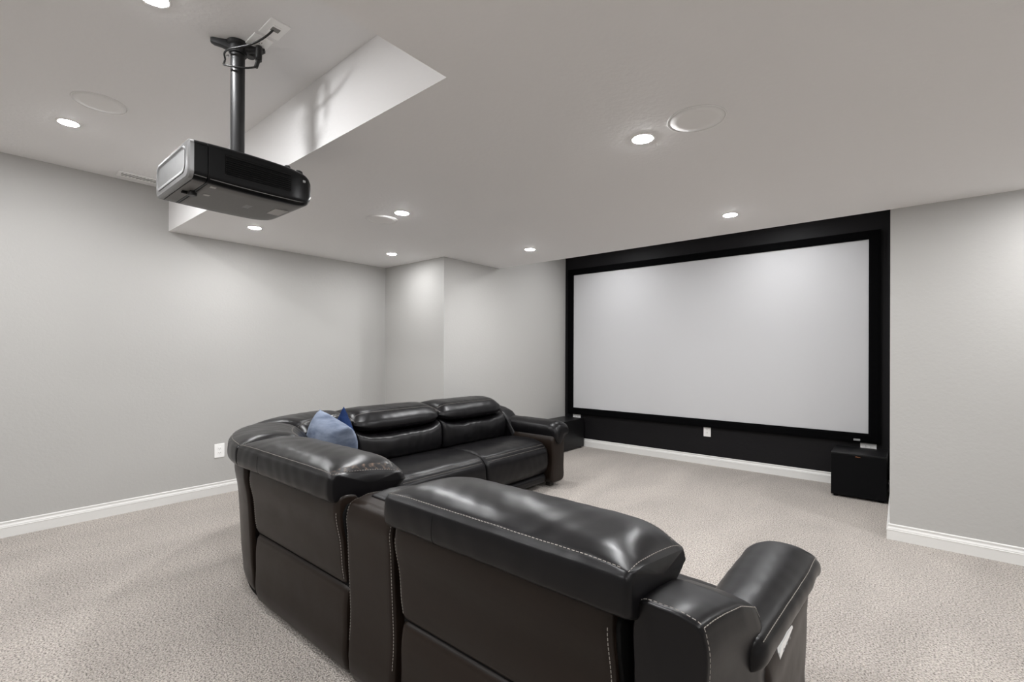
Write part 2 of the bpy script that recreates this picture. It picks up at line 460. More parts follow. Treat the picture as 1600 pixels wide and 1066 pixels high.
# ------------------------------------------------------------------ wall plates
def plate(name, lab, cat, c, u, v, n, kind='duplex', w=0.083, hgt=0.127, group='wall outlets'):
    """cover plate centred at c; u right, v up, n out"""
    c, u, v, n = Vector(c), Vector(u), Vector(v), Vector(n)
    e = empty(name, c); tag(e, lab, cat, group)
    def local(bm):
        for q in bm.verts: q.co = u*q.co.x + v*q.co.y + n*q.co.z
        return bm
    b = bmesh.new()
    box(b, (-w/2, -hgt/2, 0), (w/2, hgt/2, 0.006), 0.003, 2)
    if kind == 'pass': pass
    link('cover_plate', local(b), M['plate'], e)
    if kind == 'duplex':
        for s in (-1, 1):
            r = bmesh.new(); box(r, (-.0165, s*.0195-.0135, .0055), (.0165, s*.0195+.0135, .0078), .002, 2)
            ro = link('receptacle', local(r), M['plate'], e)
            for q0, q1 in (((-.0076, s*.0195-.003, .0076), (-.0054, s*.0195+.006, .0082)), ((.0054, s*.0195-.003, .0076), (.0076, s*.0195+.006, .0082)), ((-.002, s*.0195-.0095, .0076), (.002, s*.0195-.006, .0082))):
                link('slot', local(bx(q0, q1)), M['slot'], ro)
        sc = bmesh.new(); box(sc, (-.003, -.003, .0055), (.003, .003, .0072), .001, 1); link('screw', local(sc), M['plate'], e)
    elif kind == 'decor':
        r = bmesh.new(); box(r, (-.0165, -.033, .0055), (.0165, .033, .008), .0015, 2); ro = link('receptacle', local(r), M['plate'], e)
        for s in (-1, 1):
            for dx in (-.0065, .0065): link('slot', local(bx((dx-.0011, s*.017-.002, .0078), (dx+.0011, s*.017+.006, .0084))), M['slot'], ro)
    elif kind == 'pass':
        r = bmesh.new(); box(r, (-.017, -.033, .0055), (.017, .033, .009), .001, 1); link('insert', local(r), M['plate'], e)
        t = bmesh.new(); box(t, (-.017, -.008, .0088), (.017, .022, .0096), .0005, 1); link('opening', local(t), M['greyhole'], e)
    return e
plate('wall_outlet', 'white wall outlet on the left wall beside the curved sofa corner', 'outlet', (XL, 1.582, 0.398), (0, 1, 0), (0, 0, 1), (1, 0, 0))
plate('wall_outlet', 'white upright wall plate on the black wall under the middle of the screen', 'outlet', (-1.765, YB, 0.395), (1, 0, 0), (0, 0, 1), (0, -1, 0), 'decor')
plate('wall_outlet', 'white sideways outlet above the left black subwoofer', 'outlet', (-3.566, YB, 0.410), (0, 0, 1), (-1, 0, 0), (0, -1, 0), 'duplex')
plate('wall_outlet', 'white sideways outlet above the right black subwoofer', 'outlet', (-0.247, YB, 0.412), (0, 0, 1), (-1, 0, 0), (0, -1, 0), 'duplex')
plate('ceiling_outlet', 'white power outlet plate on the ceiling right beside the projector mount', 'outlet', (-2.222, 0.875, ZC), (0, 1, 0), (1, 0, 0), (0, 0, -1), 'duplex', group='ceiling plates by the projector mount')
plate('cable_plate', 'white ceiling plate with a grey slot the projector cable comes out of', 'wall plate', (-2.072, 0.882, ZC), (0, 1, 0), (1, 0, 0), (0, 0, -1), 'pass', group='ceiling plates by the projector mount')

# ------------------------------------------------------------------ ceiling register
e = empty('air_vent', (-4.665, 0.99, ZC)); tag(e, 'white slotted air vent in the raised ceiling beside the left wall, behind the projector', 'vent')
b = bmesh.new()
VX, VY = 0.062, 0.175
for lo_, hi_ in [((-VX, -VY, -.008), (-VX+.02, VY, 0)), ((VX-.02, -VY, -.008), (VX, VY, 0)), ((-VX+.02, -VY, -.008), (VX-.02, -VY+.02, 0)), ((-VX+.02, VY-.02, -.008), (VX-.02, VY, 0))]:
    box(b, lo_, hi_, .002, 1)
link('frame', b, M['plate'], e)
b = bmesh.new(); box(b, (-VX+.02, -VY+.02, -.0025), (VX-.02, VY-.02, -.001)); link('duct_opening', b, M['greyhole'], e)
for k in range(14):
    y0 = -VY+.028+k*.0228
    b = bmesh.new(); box(b, (-VX+.019, y0-.005, -.0075), (VX-.019, y0+.005, -.0045))
    for v_ in b.verts: v_.co.y += v_.co.x*0.35
    link('louver', b, M['plate'], e)

# ------------------------------------------------------------------ projection screen
SX0, SX1, SZ0, SZ1 = -3.6113, -0.2461, 0.5381, 2.4285
FY = YB-0.045; FB = 0.092
e = empty('projection_screen', (-1.93, YB, SZ0)); tag(e, 'large white projection screen in a black velvet frame on the black wall', 'projection screen')
b = bmesh.new()
F0, F1 = (SX0-FB+.003, SZ0-FB), (SX1+FB, SZ1+.082)
prof = [(0, 0.0), (0, .040), (.25, .044), (.8, .042), (1, .034), (1, .012)]   # fraction of bar width from outside, depth off the wall
rings = []
for (fr, dp) in prof:
    x0 = F0[0]+(SX0-F0[0])*fr; x1 = F1[0]+(SX1-F1[0])*fr; z0 = F0[1]+(SZ0-F0[1])*fr; z1 = F1[1]+(SZ1-F1[1])*fr
    rings.append([b.verts.new((x, YB-.001-dp, z)) for x, z in ((x0, z0), (x1, z0), (x1, z1), (x0, z1))])
for A, B in zip(rings[:-1], rings[1:]):
    for k in range(4): b.faces.new((A[k], A[(k+1) % 4], B[(k+1) % 4], B[k]))
fr = link('frame', b, M['velvet'], e); reloc(e, fr)
b = bx((SX0-.02, YB-.022, SZ0-.02), (SX1+.02, YB-.018, SZ1+.02)); cl = link('screen_cloth', b, M['screen'], e); reloc(e, cl)
b = bx((-.362, FY-.0035, .463), (-.309, FY+.002, .482), .001, 1); nb = link('maker_badge', b, M['label2'], e); reloc(e, nb); nb['label'] = 'small grey maker badge'

# ------------------------------------------------------------------ subwoofers
def text_mesh(name, body, size, mat, parent, mtx, ext=0.0006):
    cu = bpy.data.curves.new('t', 'FONT'); cu.body = body; cu.size = size; cu.align_x = 'CENTER'; cu.align_y = 'CENTER'; cu.extrude = ext
    ob = bpy.data.objects.new('t', cu); COL.objects.link(ob)
    dg = bpy.context.evaluated_depsgraph_get(); dg.update()
    me = bpy.data.meshes.new_from_object(ob.evaluated_get(dg))
    bpy.data.objects.remove(ob); bpy.data.curves.remove(cu)
    me.name = name
    o = bpy.data.objects.new(name, me); COL.objects.link(o); me.materials.clear(); me.materials.append(mat)
    me.transform(mtx); o.parent = parent
    return o
def subwoofer(x0, x1, y0, y1, lab, front):
    """front: 'y' grille faces the room (-Y)"""
    e = empty('subwoofer', ((x0+x1)/2, (y0+y1)/2, 0)); tag(e, lab, 'subwoofer', 'black subwoofers under the screen')
    hx, hy = (x1-x0)/2, (y1-y0)/2
    b = bmesh.new(); box(b, (-hx, -hy+.014, .018), (hx, hy, .405), .003, 2); link('cabinet', b, M['sub'], e)
    b = bmesh.new(); box(b, (-hx+.002, -hy, .02), (hx-.002, -hy+.0135, .394), .005, 2); g = link('grille', b, M['grille'], e)
    b = bmesh.new(); box(b, (-.022, -hy-.0015, .376), (.022, -hy+.001, .392), .0005, 1); bd = link('badge', b, M['grille'], g)
    mt = Matrix.Translation((0, -hy-.0018, .384)) @ Matrix.Rotation(PI/2, 4, 'X')
    t = text_mesh('badge_lettering', 'Klipsch', .0125, M['copper'], g, mt); t['label'] = 'copper lettering'
    for sx in (-1, 1):
        for sy in (-1, 1):
            b = bmesh.new(); cyl(b, (sx*(hx-.035), sy*(hy-.045)), .018, 0, .0185, 20); link('foot', b, M['core'], e)
    return e
subwoofer(-.503, -.097, 5.22, 5.655, 'black box subwoofer at the right end below the screen, by the pale wall', 'y')
subwoofer(-3.745, -3.412, 5.15, 5.665, 'black box subwoofer in the left corner below the screen, behind the sofa arm', 'y')

# ------------------------------------------------------------------ projector on its mount
PX, PY = -2.299, 0.819
e = empty('projector', (PX, PY, 1.966))
tag(e, 'black ceiling projector with silver end panel hanging from a black pole', 'projector')
def PR(o): reloc(e, o); return o
X0, X1, Y0, Y1, Z0, Z1 = -2.497, -2.062, 0.566, 1.060, 1.966, 2.112
def body_outline(y, sh=0.0):
    """rounded rectangle section in x,z at depth y"""
    # the front end (towards the screen) tapers in plan and the top and bottom bow a little
    t = max(0.0, (y-0.93)/(Y1-0.93)); t2 = t*t
    inx = 0.030*t2; 
    u = (y-(Y0+Y1)/2)/((Y1-Y0)/2)
    zb = Z0 - 0.006*(1-u*u) + 0.016*t2*t; zt = Z1 + 0.010*(1-u*u) - 0.006*t2
    xa, xb = X0+inx+sh, X1-inx-sh; za, zt = zb+sh, zt-sh
    pts = []
    rb, rt = 0.030, 0.040
    for cx_, cz_, a0, rr in [(xb-rb, za+rb, -PI/2, rb), (xb-rt*.55, zt-rt*.55, 0, rt*.55), (xa+rt, zt-rt, PI/2, rt), (xa+rb, za+rb, PI, rb)]:
        for k in range(9):
            a = a0+k/8*PI/2
            pts.append((cx_+rr*math.cos(a), cz_+rr*math.sin(a)))
    return pts
def loft(ys, shs, mat, name, parent, cap=True):
    b = bmesh.new(); R = []
    for y, sh in zip(ys, shs):
        R.append([b.verts.new((x, y, z)) for x, z in body_outline(y, sh)])
    N = len(R[0])
    for A, B in zip(R[:-1], R[1:]):
        for k in range(N): b.faces.new((A[k], A[(k+1) % N], B[(k+1) % N], B[k]))
    b.faces.new(R[0][::-1]); b.faces.new(R[-1])
    return PR(link(name, b, mat, parent, smooth=True, auto=35))
ys = [0.633+(Y1-0.633)*k/30 for k in range(31)]
shs = [0.0]*28+[0.001, 0.004, 0.012]
body = loft(ys, shs, M['proj'], 'body', e)
lampc = loft([0.585, 0.60, 0.6295], [0, 0, 0], M['proj'], 'end_cover', e)
loft([0.6285, 0.634], [0.004, 0.004], M['core'], 'panel_gap', e)
# charcoal underside skins hugging the two bodies
def skin(y0_, y1_, name, par):
    b = bmesh.new(); R = []
    for k in range(25):
        y = y0_+(y1_-y0_)*k/24
        sh = 0.0 if y < .985 else 0.012*((y-.985)/(Y1-.985))**3
        o = body_outline(y, sh)
        row = o[33:36][::-1]  # placeholder, replaced below
        xa = min(p[0] for p in o); xb = max(p[0] for p in o); zb = min(p[1] for p in o)
        prof = []
        for q in range(13):
            x = xa+.010+(xb-.004-xa-.010)*q/12
            dz = 0.0
            for ed in (xa+.030-x, x-(xb-.030)):
                if ed > 0: dz = .030-math.sqrt(max(0, .030**2-ed**2))
            prof.append((x, y, zb+dz-.0012))
        R.append([b.verts.new(p) for p in prof])
    for A, B in zip(R[:-1], R[1:]):
        for k in range(12): b.faces.new((A[k], A[k+1], B[k+1], B[k]))
    o = PR(link(name, b, M['proj_bottom'], par, smooth=True))
    md = o.modifiers.new('thick', 'SOLIDIFY'); md.thickness = .001
    return o
skin(.641, 1.035, 'underside', body); skin(.587, .6285, 'underside', lampc)
# silver end panel with inset
sil = loft([0.566, 0.572, 0.5855], [0.006, 0.0, 0.0], M['silver'], 'silver_panel', e)
def rrect(x0, x1, z0, z1, r, n=8):
    pts = []
    for cx_, cz_, a0 in [(x1-r, z0+r, -PI/2), (x1-r, z1-r, 0), (x0+r, z1-r, PI/2), (x0+r, z0+r, PI)]:
        for k in range(n+1):
            a = a0+k/n*PI/2; pts.append((cx_+r*math.cos(a), cz_+r*math.sin(a)))
    return pts
b = bmesh.new(); R = []
for ins, y in [(0, .5665), (.000, .5630), (.006, .5625), (.0095, .5648), (.014, .5650)]:
    R.append([b.verts.new((x, y, z)) for x, z in rrect(X0+.020+ins, X1-.034-ins, Z0+.024+ins, Z1-.016-ins, .034-ins*.8)])
for A, B in zip(R[:-1], R[1:]):
    for k in range(len(A)): b.faces.new((A[k], A[(k+1) % len(A)], B[(k+1) % len(A)], B[k]))
b.faces.new(R[-1])
PR(link('inset_panel', b, M['silver2'], sil, smooth=True, auto=40))
# side vent
vent = PR(link('side_vent', bx((X1-.004, .690, 2.010), (X1+.0012, .952, 2.088), .001, 1), M['core'], e))
for k in range(9):
    z = 2.015+k*.0085
    b = bmesh.new()
    quad(b, (X1+.001, .694, z), (X1+.001, .948, z), (X1+.0035, .948, z-.005), (X1+.0035, .694, z-.005))
    o = PR(link('vent_louver', b, M['proj'], vent)); md = o.modifiers.new('t', 'SOLIDIFY'); md.thickness = .0015
b = bmesh.new(); box(b, (X1-.018, .648, 2.06), (X1+.001, .664, 2.066), .001, 1)
# power socket near the front, little feet, bracket, knob, labels
PR(link('side_socket', bx((X1-.018, 1.008, 2.068), (X1-.0065, 1.020, 2.078), .002, 2), M['label2'], e))
zb = Z0-.0075
PR(link('bottom_label', bx((-2.30, .945, zb-.0008), (-2.20, 1.000, zb+.003)), M['label'], e))
PR(link('bottom_sticker', bx((-2.122, .655, zb-.0004), (-2.105, .675, zb+.006)), M['label'], e))
PR(link('bottom_sticker', bx((-2.245, .668, zb-.0003), (-2.225, .690, zb+.004)), M['label'], e))
b = bmesh.new()
for k in range(5): PR(link('underside_mark', bx((-2.29+k*.011, .835, zb-.0008), (-2.284+k*.011, .862, zb+.003)), M['label2'], e))
b = bmesh.new(); lathe(b, (-2.235, .628, zb), [(0.0, -.016), (.014, -.016), (.017, -.013), (.017, -.004), (.010, -.002), (.010, .004)], 24); PR(link('adjuster_foot', b, M['cable'], e, smooth=True, auto=40))
b = bmesh.new(); box(b, (-2.27, .598, zb-.004), (-2.25, .632, zb+.002), .001, 1); PR(link('release_latch', b, M['core'], e))
for (x, y) in [(-2.13, .965), (-2.44, .965)]:
    b = bmesh.new(); lathe(b, (x, y, Z1-.008), [(.006, 0), (.006, .022), (.013, .024), (.013, .036), (.009, .040), (0, .040)], 20); PR(link('foot_knob', b, M['cable'], e, smooth=True, auto=40))
for k, (x, y, rr) in enumerate([(-2.16, .605, .022), (-2.215, .655, .020), (-2.11, 1.005, .018)]):
    b = bmesh.new(); lathe(b, (x, y, Z1-.006), [(rr+.004, 0), (rr, .018), (rr*.7, .022), (0, .022)], 20)
    PR(link('top_dial', b, M['cable'], e, smooth=True, auto=40))
# ---- mount (its own thing: pole, ceiling spider, lower bracket)
m = empty('projector_mount', (PX, PY, ZC)); tag(m, 'black ceiling mount with a pole the projector hangs from', 'projector mount')
def MR(o): reloc(m, o); return o
b = bmesh.new(); lathe(b, (PX, PY, 0), [(.0285, 2.16), (.0285, 2.665), (.0, 2.665)], 40); MR(link('pole', b, M['pole'], m, smooth=True, auto=40))
b = bmesh.new(); lathe(b, (PX, PY, 0), [(.034, 2.135), (.034, 2.165), (.031, 2.172), (.0285, 2.172)], 40); MR(link('collar', b, M['pole'], m, smooth=True, auto=40))
b = bmesh.new()
box(b, (PX-.09, PY-.075, 2.1235), (PX+.075, PY+.085, 2.1295), .003, 2)
lathe(b, (PX, PY, 0), [(.075, 2.128), (.06, 2.136), (.034, 2.142), (0, 2.142)], 32)
MR(link('lower_bracket', b, M['pole'], m, smooth=True, auto=35))
for (dx, dy) in [(1, .25), (-1, .6), (-.6, -1), (.75, -1)]:
    b = bmesh.new(); tube(b, [(PX+dx*.05, PY+dy*.05, 2.128), (PX+dx*.10, PY+dy*.10, 2.130), (PX+dx*.14, PY+dy*.12, 2.131), (PX+dx*.155, PY+dy*.125, 2.1315)], .0075, 8); MR(link('bracket_arm', b, M['pole'], m, smooth=True))
# ceiling spider: three arms
b = bmesh.new(); lathe(b, (PX, PY, 0), [(0, 2.640), (.036, 2.640), (.036, 2.672), (.044, 2.678), (.044, 2.6925), (0, 2.6925)], 32); MR(link('ceiling_hub', b, M['pole'], m, smooth=True, auto=35))
def arm(x, y, nm='ceiling_arm'):
    a = Vector((PX, PY, 0)); t = Vector((x-PX, y-PY, 0)); L_ = t.length; t.normalize(); n = Vector((-t.y, t.x, 0))
    b = bmesh.new(); W = .013
    sec = []
    for s_, w_, z0_ in [(0, .020, 2.648), (.03, .018, 2.652), (L_*.6, .015, 2.664), (L_-.012, .014, 2.668), (L_, .009, 2.674)]:
        c_ = a+t*s_
        sec.append([b.verts.new((*(c_+n*q*w_).xy, z_)) for q, z_ in ((-1, z0_+.003), (-.6, z0_), (.6, z0_), (1, z0_+.003), (1, 2.6925), (-1, 2.6925))])
    for A, B in zip(sec[:-1], sec[1:]):
        for k in range(6): b.faces.new((A[k], A[(k+1) % 6], B[(k+1) % 6], B[k]))
    b.faces.new(sec[0][::-1]); b.faces.new(sec[-1])
    MR(link(nm, b, M['pole'], m, smooth=True, auto=30))
arm(-2.352, .728); arm(-2.243, .913)
b = bmesh.new(); lathe(b, (-2.300, .872, 0), [(0, 2.655), (.018, 2.655), (.021, 2.66), (.021, 2.6925), (0, 2.6925)], 20); MR(link('anchor_knob', b, M['pole'], m, smooth=True, auto=35))
b = bmesh.new(); box(b, (PX-.003, PY-.036, 2.625), (PX+.003, PY-.026, 2.637)); lathe(b, (PX-.02, PY-.034, 2.628), [(0, -.004), (.006, -.004), (.006, .006), (0, .006)], 12); MR(link('set_screw', b, M['chrome'], m, smooth=True, auto=30))
b = bmesh.new(); lathe(b, (PX, PY, 0), [(.0288, 2.575), (.0288, 2.605)], 40)
for f in list(b.faces):
    c_ = f.calc_center_median()
    if not (len(f.verts) == 4 and c_.x < PX-.018 and c_.y < PY+.005): b.faces.remove(f)
st = MR(link('pole_sticker', b, M['plate'], m, smooth=True)); md = st.modifiers.new('t', 'SOLIDIFY'); md.thickness = .0006
# ---- cable from the plate around the pole
c = empty('projector_cable', (-2.072, .882, ZC)); tag(c, 'black cable looping from the ceiling plate around the top of the projector pole', 'cable')
b = bmesh.new()
tube(b, [(-2.070, .880, 2.690), (-2.085, .868, 2.672), (-2.118, .850, 2.652), (-2.165, .826, 2.638), (-2.22, .795, 2.632), (-2.275, .772, 2.632),
         (-2.316, .770, 2.629), (-2.337, .780, 2.618), (-2.335, .776, 2.600), (-2.318, .768, 2.582), (-2.290, .768, 2.568), (-2.258, .798, 2.561), (-2.236, .836, 2.566), (-2.224, .866, 2.580)], .0042, 10, 8)
cw = link('cord', b, M['cable'], c, smooth=True); reloc(c, cw)
b = bmesh.new(); tube(b, [(-2.224, .866, 2.578), (-2.222, .872, 2.60), (-2.221, .876, 2.615)], .0085, 12)
tube(b, [(-2.221, .876, 2.612), (-2.222, .878, 2.66), (-2.222, .878, 2.676)], .0135, 14)
cp = link('plug', b, M['cable'], c, smooth=True, auto=40); reloc(c, cp)

# ------------------------------------------------------------------ sectional sofa
RY = 1.0                      # rear plane of the run along the camera side
CX, CY, CR = -2.54, 1.96, 0.965
XB = -3.505                   # rear plane of the run along the left
near = lambda w, d, z: (w, RY+d, z)
far = lambda w, d, z: (XB+d, w, z)
def corner(w, d, z):
    a = w/CR; r = CR-d
    return (CX-r*math.sin(a), CY-r*math.cos(a), z)
sofa = empty('sectional_sofa', (-2.0, 1.5, 0))
tag(sofa, 'large dark leather curved reclining sectional sofa in the middle of the carpet', 'sofa')
def SR(o): reloc(sofa, o); return o
LOWER = [(.012, .035), (.002, .06), (-.004, .2), (.0, .335), (.006, .360), (.02, .372), (.055, .368), (.06, .2), (.055, .04)]
UPPER = [(.02, .379), (.004, .388), (-.002, .41), (-.018, .55), (-.040, .69), (-.03, .735), (.05, .735), (.055, .55), (.05, .385)]
PILLOW = [(-.025, .706), (-.060, .724), (-.068, .772), (-.056, .822), (-.008, .846), (.075, .860), (.175, .857), (.255, .836), (.302, .800), (.334, .757), (.339, .715), (.322, .690), (.24, .675), (.08, .660)]
LUMBAR = [(.08, .44), (.07, .60), (.2, .648), (.30, .655), (.352, .630), (.378, .55), (.358, .46), (.25, .43)]
PANEL = [(.04, .035), (.022, .06), (.006, .16), (-.006, .35), (-.018, .55), (-.035, .69), (-.03, .735), (.05, .735), (.06, .4), (.06, .06)]
def pillow_warp(u, d, z):
    k = 1-abs(u)**9
    if d > .15: d -= .055*abs(u)**10*min(1, (d-.15)/.15)
    zs = .822-.055*max(0, d)/.33
    if z > zs: z = zs+(z-zs)*k
    if d > .12 and z < .75:                 # the fold under the head cushion rises to the ends
        z += .040*abs(u)**5*min(1, (d-.12)/.12)*min(1, (.75-z)/.05)
        d -= .010*(1-abs(u)**4)*max(0, min(1, (.71-z)/.04))
    return (d, z)
def lumbar_warp(u, d, z):
    if z > .54: z += .060*abs(u)**6*min(1, (z-.54)/.08)
    d -= .022*abs(u)**6
    return (d, z)
SEAT = [(.30, .29), (.27, .42), (.40, .462), (.60, .476), (.74, .468), (.84, .436), (.888, .388), (.903, .30), (.900, .21), (.875, .165), (.6, .155), (.35, .18)]
FOOTR = [(.30, .05), (.30, .15), (.6, .152), (.84, .150), (.872, .125), (.868, .075), (.83, .05), (.6, .045)]
CORE = [(.03, .03), (.022, .2), (.012, .5), (.002, .70), (.10, .70), (.28, .44), (.80, .30), (.80, .045), (.4, .03)]

thread_bins = []
def pad(name, par, *a, mat=None, **k):
    p = Pad(*a, **k); o = SR(link(name, p.mesh(), mat or M['leather'], par, smooth=True)); return p, o

def core(name, w0, w1, f, lab=None):
    """the carcass of one section: the part that carries its cushions"""
    p = Pad(CORE, w0+.004, w1-.004, f, r=.006, nper=4, nw=16, er=.004)
    o = SR(link(name, p.mesh(), M['core'], sofa, smooth=True, auto=40))
    if lab: o['label'] = lab
    return o

def fold_warp(amp):
    return None

def seat_section(name, w0, w1, f, lab=None, seat=True, seed=1.0, pw=(0, 0), rp=.022, gap=.028, tall=False, worn=False):
    c = core(name, w0, w1, f, lab)
    if tall:
        pad('outer_back_panel', c, PANEL, w0+.004, w1-.004, f, mat=M['leather_back'], r=.02, nper=5, nw=24, er=.018)
    else:
        pad('lower_back_panel', c, LOWER, w0+gap*.3, w1-gap*.3, f, mat=M['leather_back'], r=.022, nper=5, nw=20, er=.012)
        up, uo = pad('upper_back_panel', c, UPPER, w0+gap*.5, w1-gap*.5, f, mat=M['leather_back'], r=.028, nper=5, nw=20, er=.018)
        for w in (up.w0+.010, up.w1-.010):
            t = bmesh.new(); stitch(t, [up.pos(i, w, .0025, .006) for i in range(int(1.6*5), int(4.2*5))])
            SR(link('panel_stitching', t, M['thread'], c))
    # head cushion: domed top panel above a seam that runs round three sides
    wa, wb = w0+pw[0], w1+pw[1]
    hp = Pad(PILLOW, wa, wb, f, r=rp, nper=8, nw=56, grooves=((3, .0030, .006), (7.1, .0020, .006)), wrinkle=.0010, seed=seed, er=.018, warp=pillow_warp)
    SR(link('head_cushion', hp.mesh(), M['leather'], c, smooth=True))
    t = bmesh.new(); stitch(t, hp.line_w(3.3, wa+rp, wb-rp, .0006, 90)); SR(link('rear_stitching', t, M['thread'], c))
    t = bmesh.new(); stitch(t, hp.line_w(7.1, wa+rp, wb-rp, .0006, 90)); SR(link('front_stitching', t, M['thread'], c))
    for w in (wa+rp*.55, wb-rp*.55):
        t = bmesh.new(); stitch(t, [hp.pos(i, w, .0012, .004) for i in range(int(3.2*8), int(9.2*8))]); SR(link('end_stitching', t, M['thread'], c))
    t = bmesh.new(); ws = w0+pw[0]+(w1-w0)*.30
    tube(t, [hp.pos(i, ws, -.0002) for i in range(3, 23, 2)], .0011, 6, 2); SR(link('rear_seam', t, M['core'], c, smooth=True))
    if worn:                                            # scuffed strip along the seam of the end face
        t = bmesh.new(); rows = []
        for i in range(int(3.3*8), int(8.2*8)):
            rows.append([t.verts.new(hp.pos(i, wb-rp*.62-.026*q/5, .0009, 0)) for q in range(6)])
        for A, B in zip(rows[:-1], rows[1:]):
            for q in range(5): t.faces.new((A[q], A[q+1], B[q+1], B[q]))
        SR(link('worn_edge', t, M['worn'], c, smooth=True))['label'] = 'worn brownish seam edge'
    lm = Pad(LUMBAR, w0+.006, w1-.006, f, r=.03, nper=6, nw=48, wrinkle=.0024, seed=seed+2, er=.025, warp=lumbar_warp)
    SR(link('lumbar_cushion', lm.mesh(), M['leather'], c, smooth=True))
    if seat:
        sp = Pad(SEAT, w0+.004, w1-.004, f, r=.03, nper=6, nw=30, crown=.02, grooves=((5.2, .002, .006), (5.75, .002, .006)), wrinkle=.0013, seed=seed+4, er=.028)
        SR(link('seat_cushion', sp.mesh(), M['leather'], c, smooth=True))
        for ci in (5.2, 5.75):
            t = bmesh.new(); stitch(t, sp.line_w(ci, w0+.03, w1-.03, .0012, 80)); SR(link('seat_stitching', t, M['thread'], c))
        fp = Pad(FOOTR, w0+.01, w1-.01, f, r=.03, nper=5, nw=16, er=.02)
        SR(link('footrest', fp.mesh(), M['leather'], c, smooth=True))
    return c

near_sec = seat_section('recliner_section', -1.340, -.492, near, 'near recliner with its back to the camera, right of the console', seed=1.3, pw=(-.008, .045))
left_sec = seat_section('recliner_section', -2.545, -1.672, near, 'recliner left of the console, back to the camera', seed=2.1, pw=(-.075, -.02), worn=True)
W45 = CR*PI/4
CA0, CA1 = .035, CR*PI/2
cor = seat_section('corner_section', CA0, .75, corner, 'curved outer half of the sofa corner', seat=False, seed=3.3, pw=(.02, .0), tall=True)
cor2 = seat_section('corner_section', .757, CA1, corner, 'corner seat back behind the blue cushions', seat=False, seed=4.1, tall=True)
# corner seat: one wedge cushion
WEDGE = [(.30, .30), (.27, .42), (.40, .455), (.60, .462), (.72, .452), (.80, .42), (.825, .36), (.82, .2), (.79, .12), (.5, .1), (.33, .12)]
wp = Pad(WEDGE, CA0, CA1, corner, r=.03, nper=6, nw=30, er=.02, wrinkle=.001)
SR(link('corner_seat', wp.mesh(), M['leather'], cor2, smooth=True))
B0, B1, B2 = 1.965, 2.822, 3.690
secB = seat_section('recliner_section', B0, B1, far, 'middle recliner of the far run facing right', seed=5.2)
secC = seat_section('recliner_section', B1, B2, far, 'end recliner of the far run, nearest the screen', seed=6.4, pw=(0, -.02))

# console between the two near recliners
CON = [(.004, .035), (-.006, .3), (-.020, .60), (-.022, .69), (-.008, .722), (.03, .735), (.20, .728), (.45, .70), (.62, .66), (.80, .62), (.86, .56), (.87, .3), (.86, .05), (.4, .03)]
con = Pad(CON, -1.652, -1.362, near, r=.022, nper=5, nw=14, er=.018, grooves=((5.0, .002, .006),))
co = SR(link('console_section', con.mesh(), M['leather_back'], sofa, smooth=True)); co['label'] = 'narrow storage console between two recliners'
lid = Pad([(.06, .722), (.055, .741), (.09, .750), (.3, .735), (.5, .708), (.60, .686), (.61, .668), (.4, .69), (.2, .71)], -1.605, -1.405, near, r=.02, nper=4, nw=8, er=.008)
SR(link('console_lid', lid.mesh(), M['leather'], co, smooth=True))
t = bmesh.new(); stitch(t, [con.pos(i, -1.645, .002, .006) for i in range(3, 5*9)]); stitch(t, [con.pos(i, -1.369, .002, .006) for i in range(3, 5*9)]); SR(link('stitching', t, M['thread'], co))

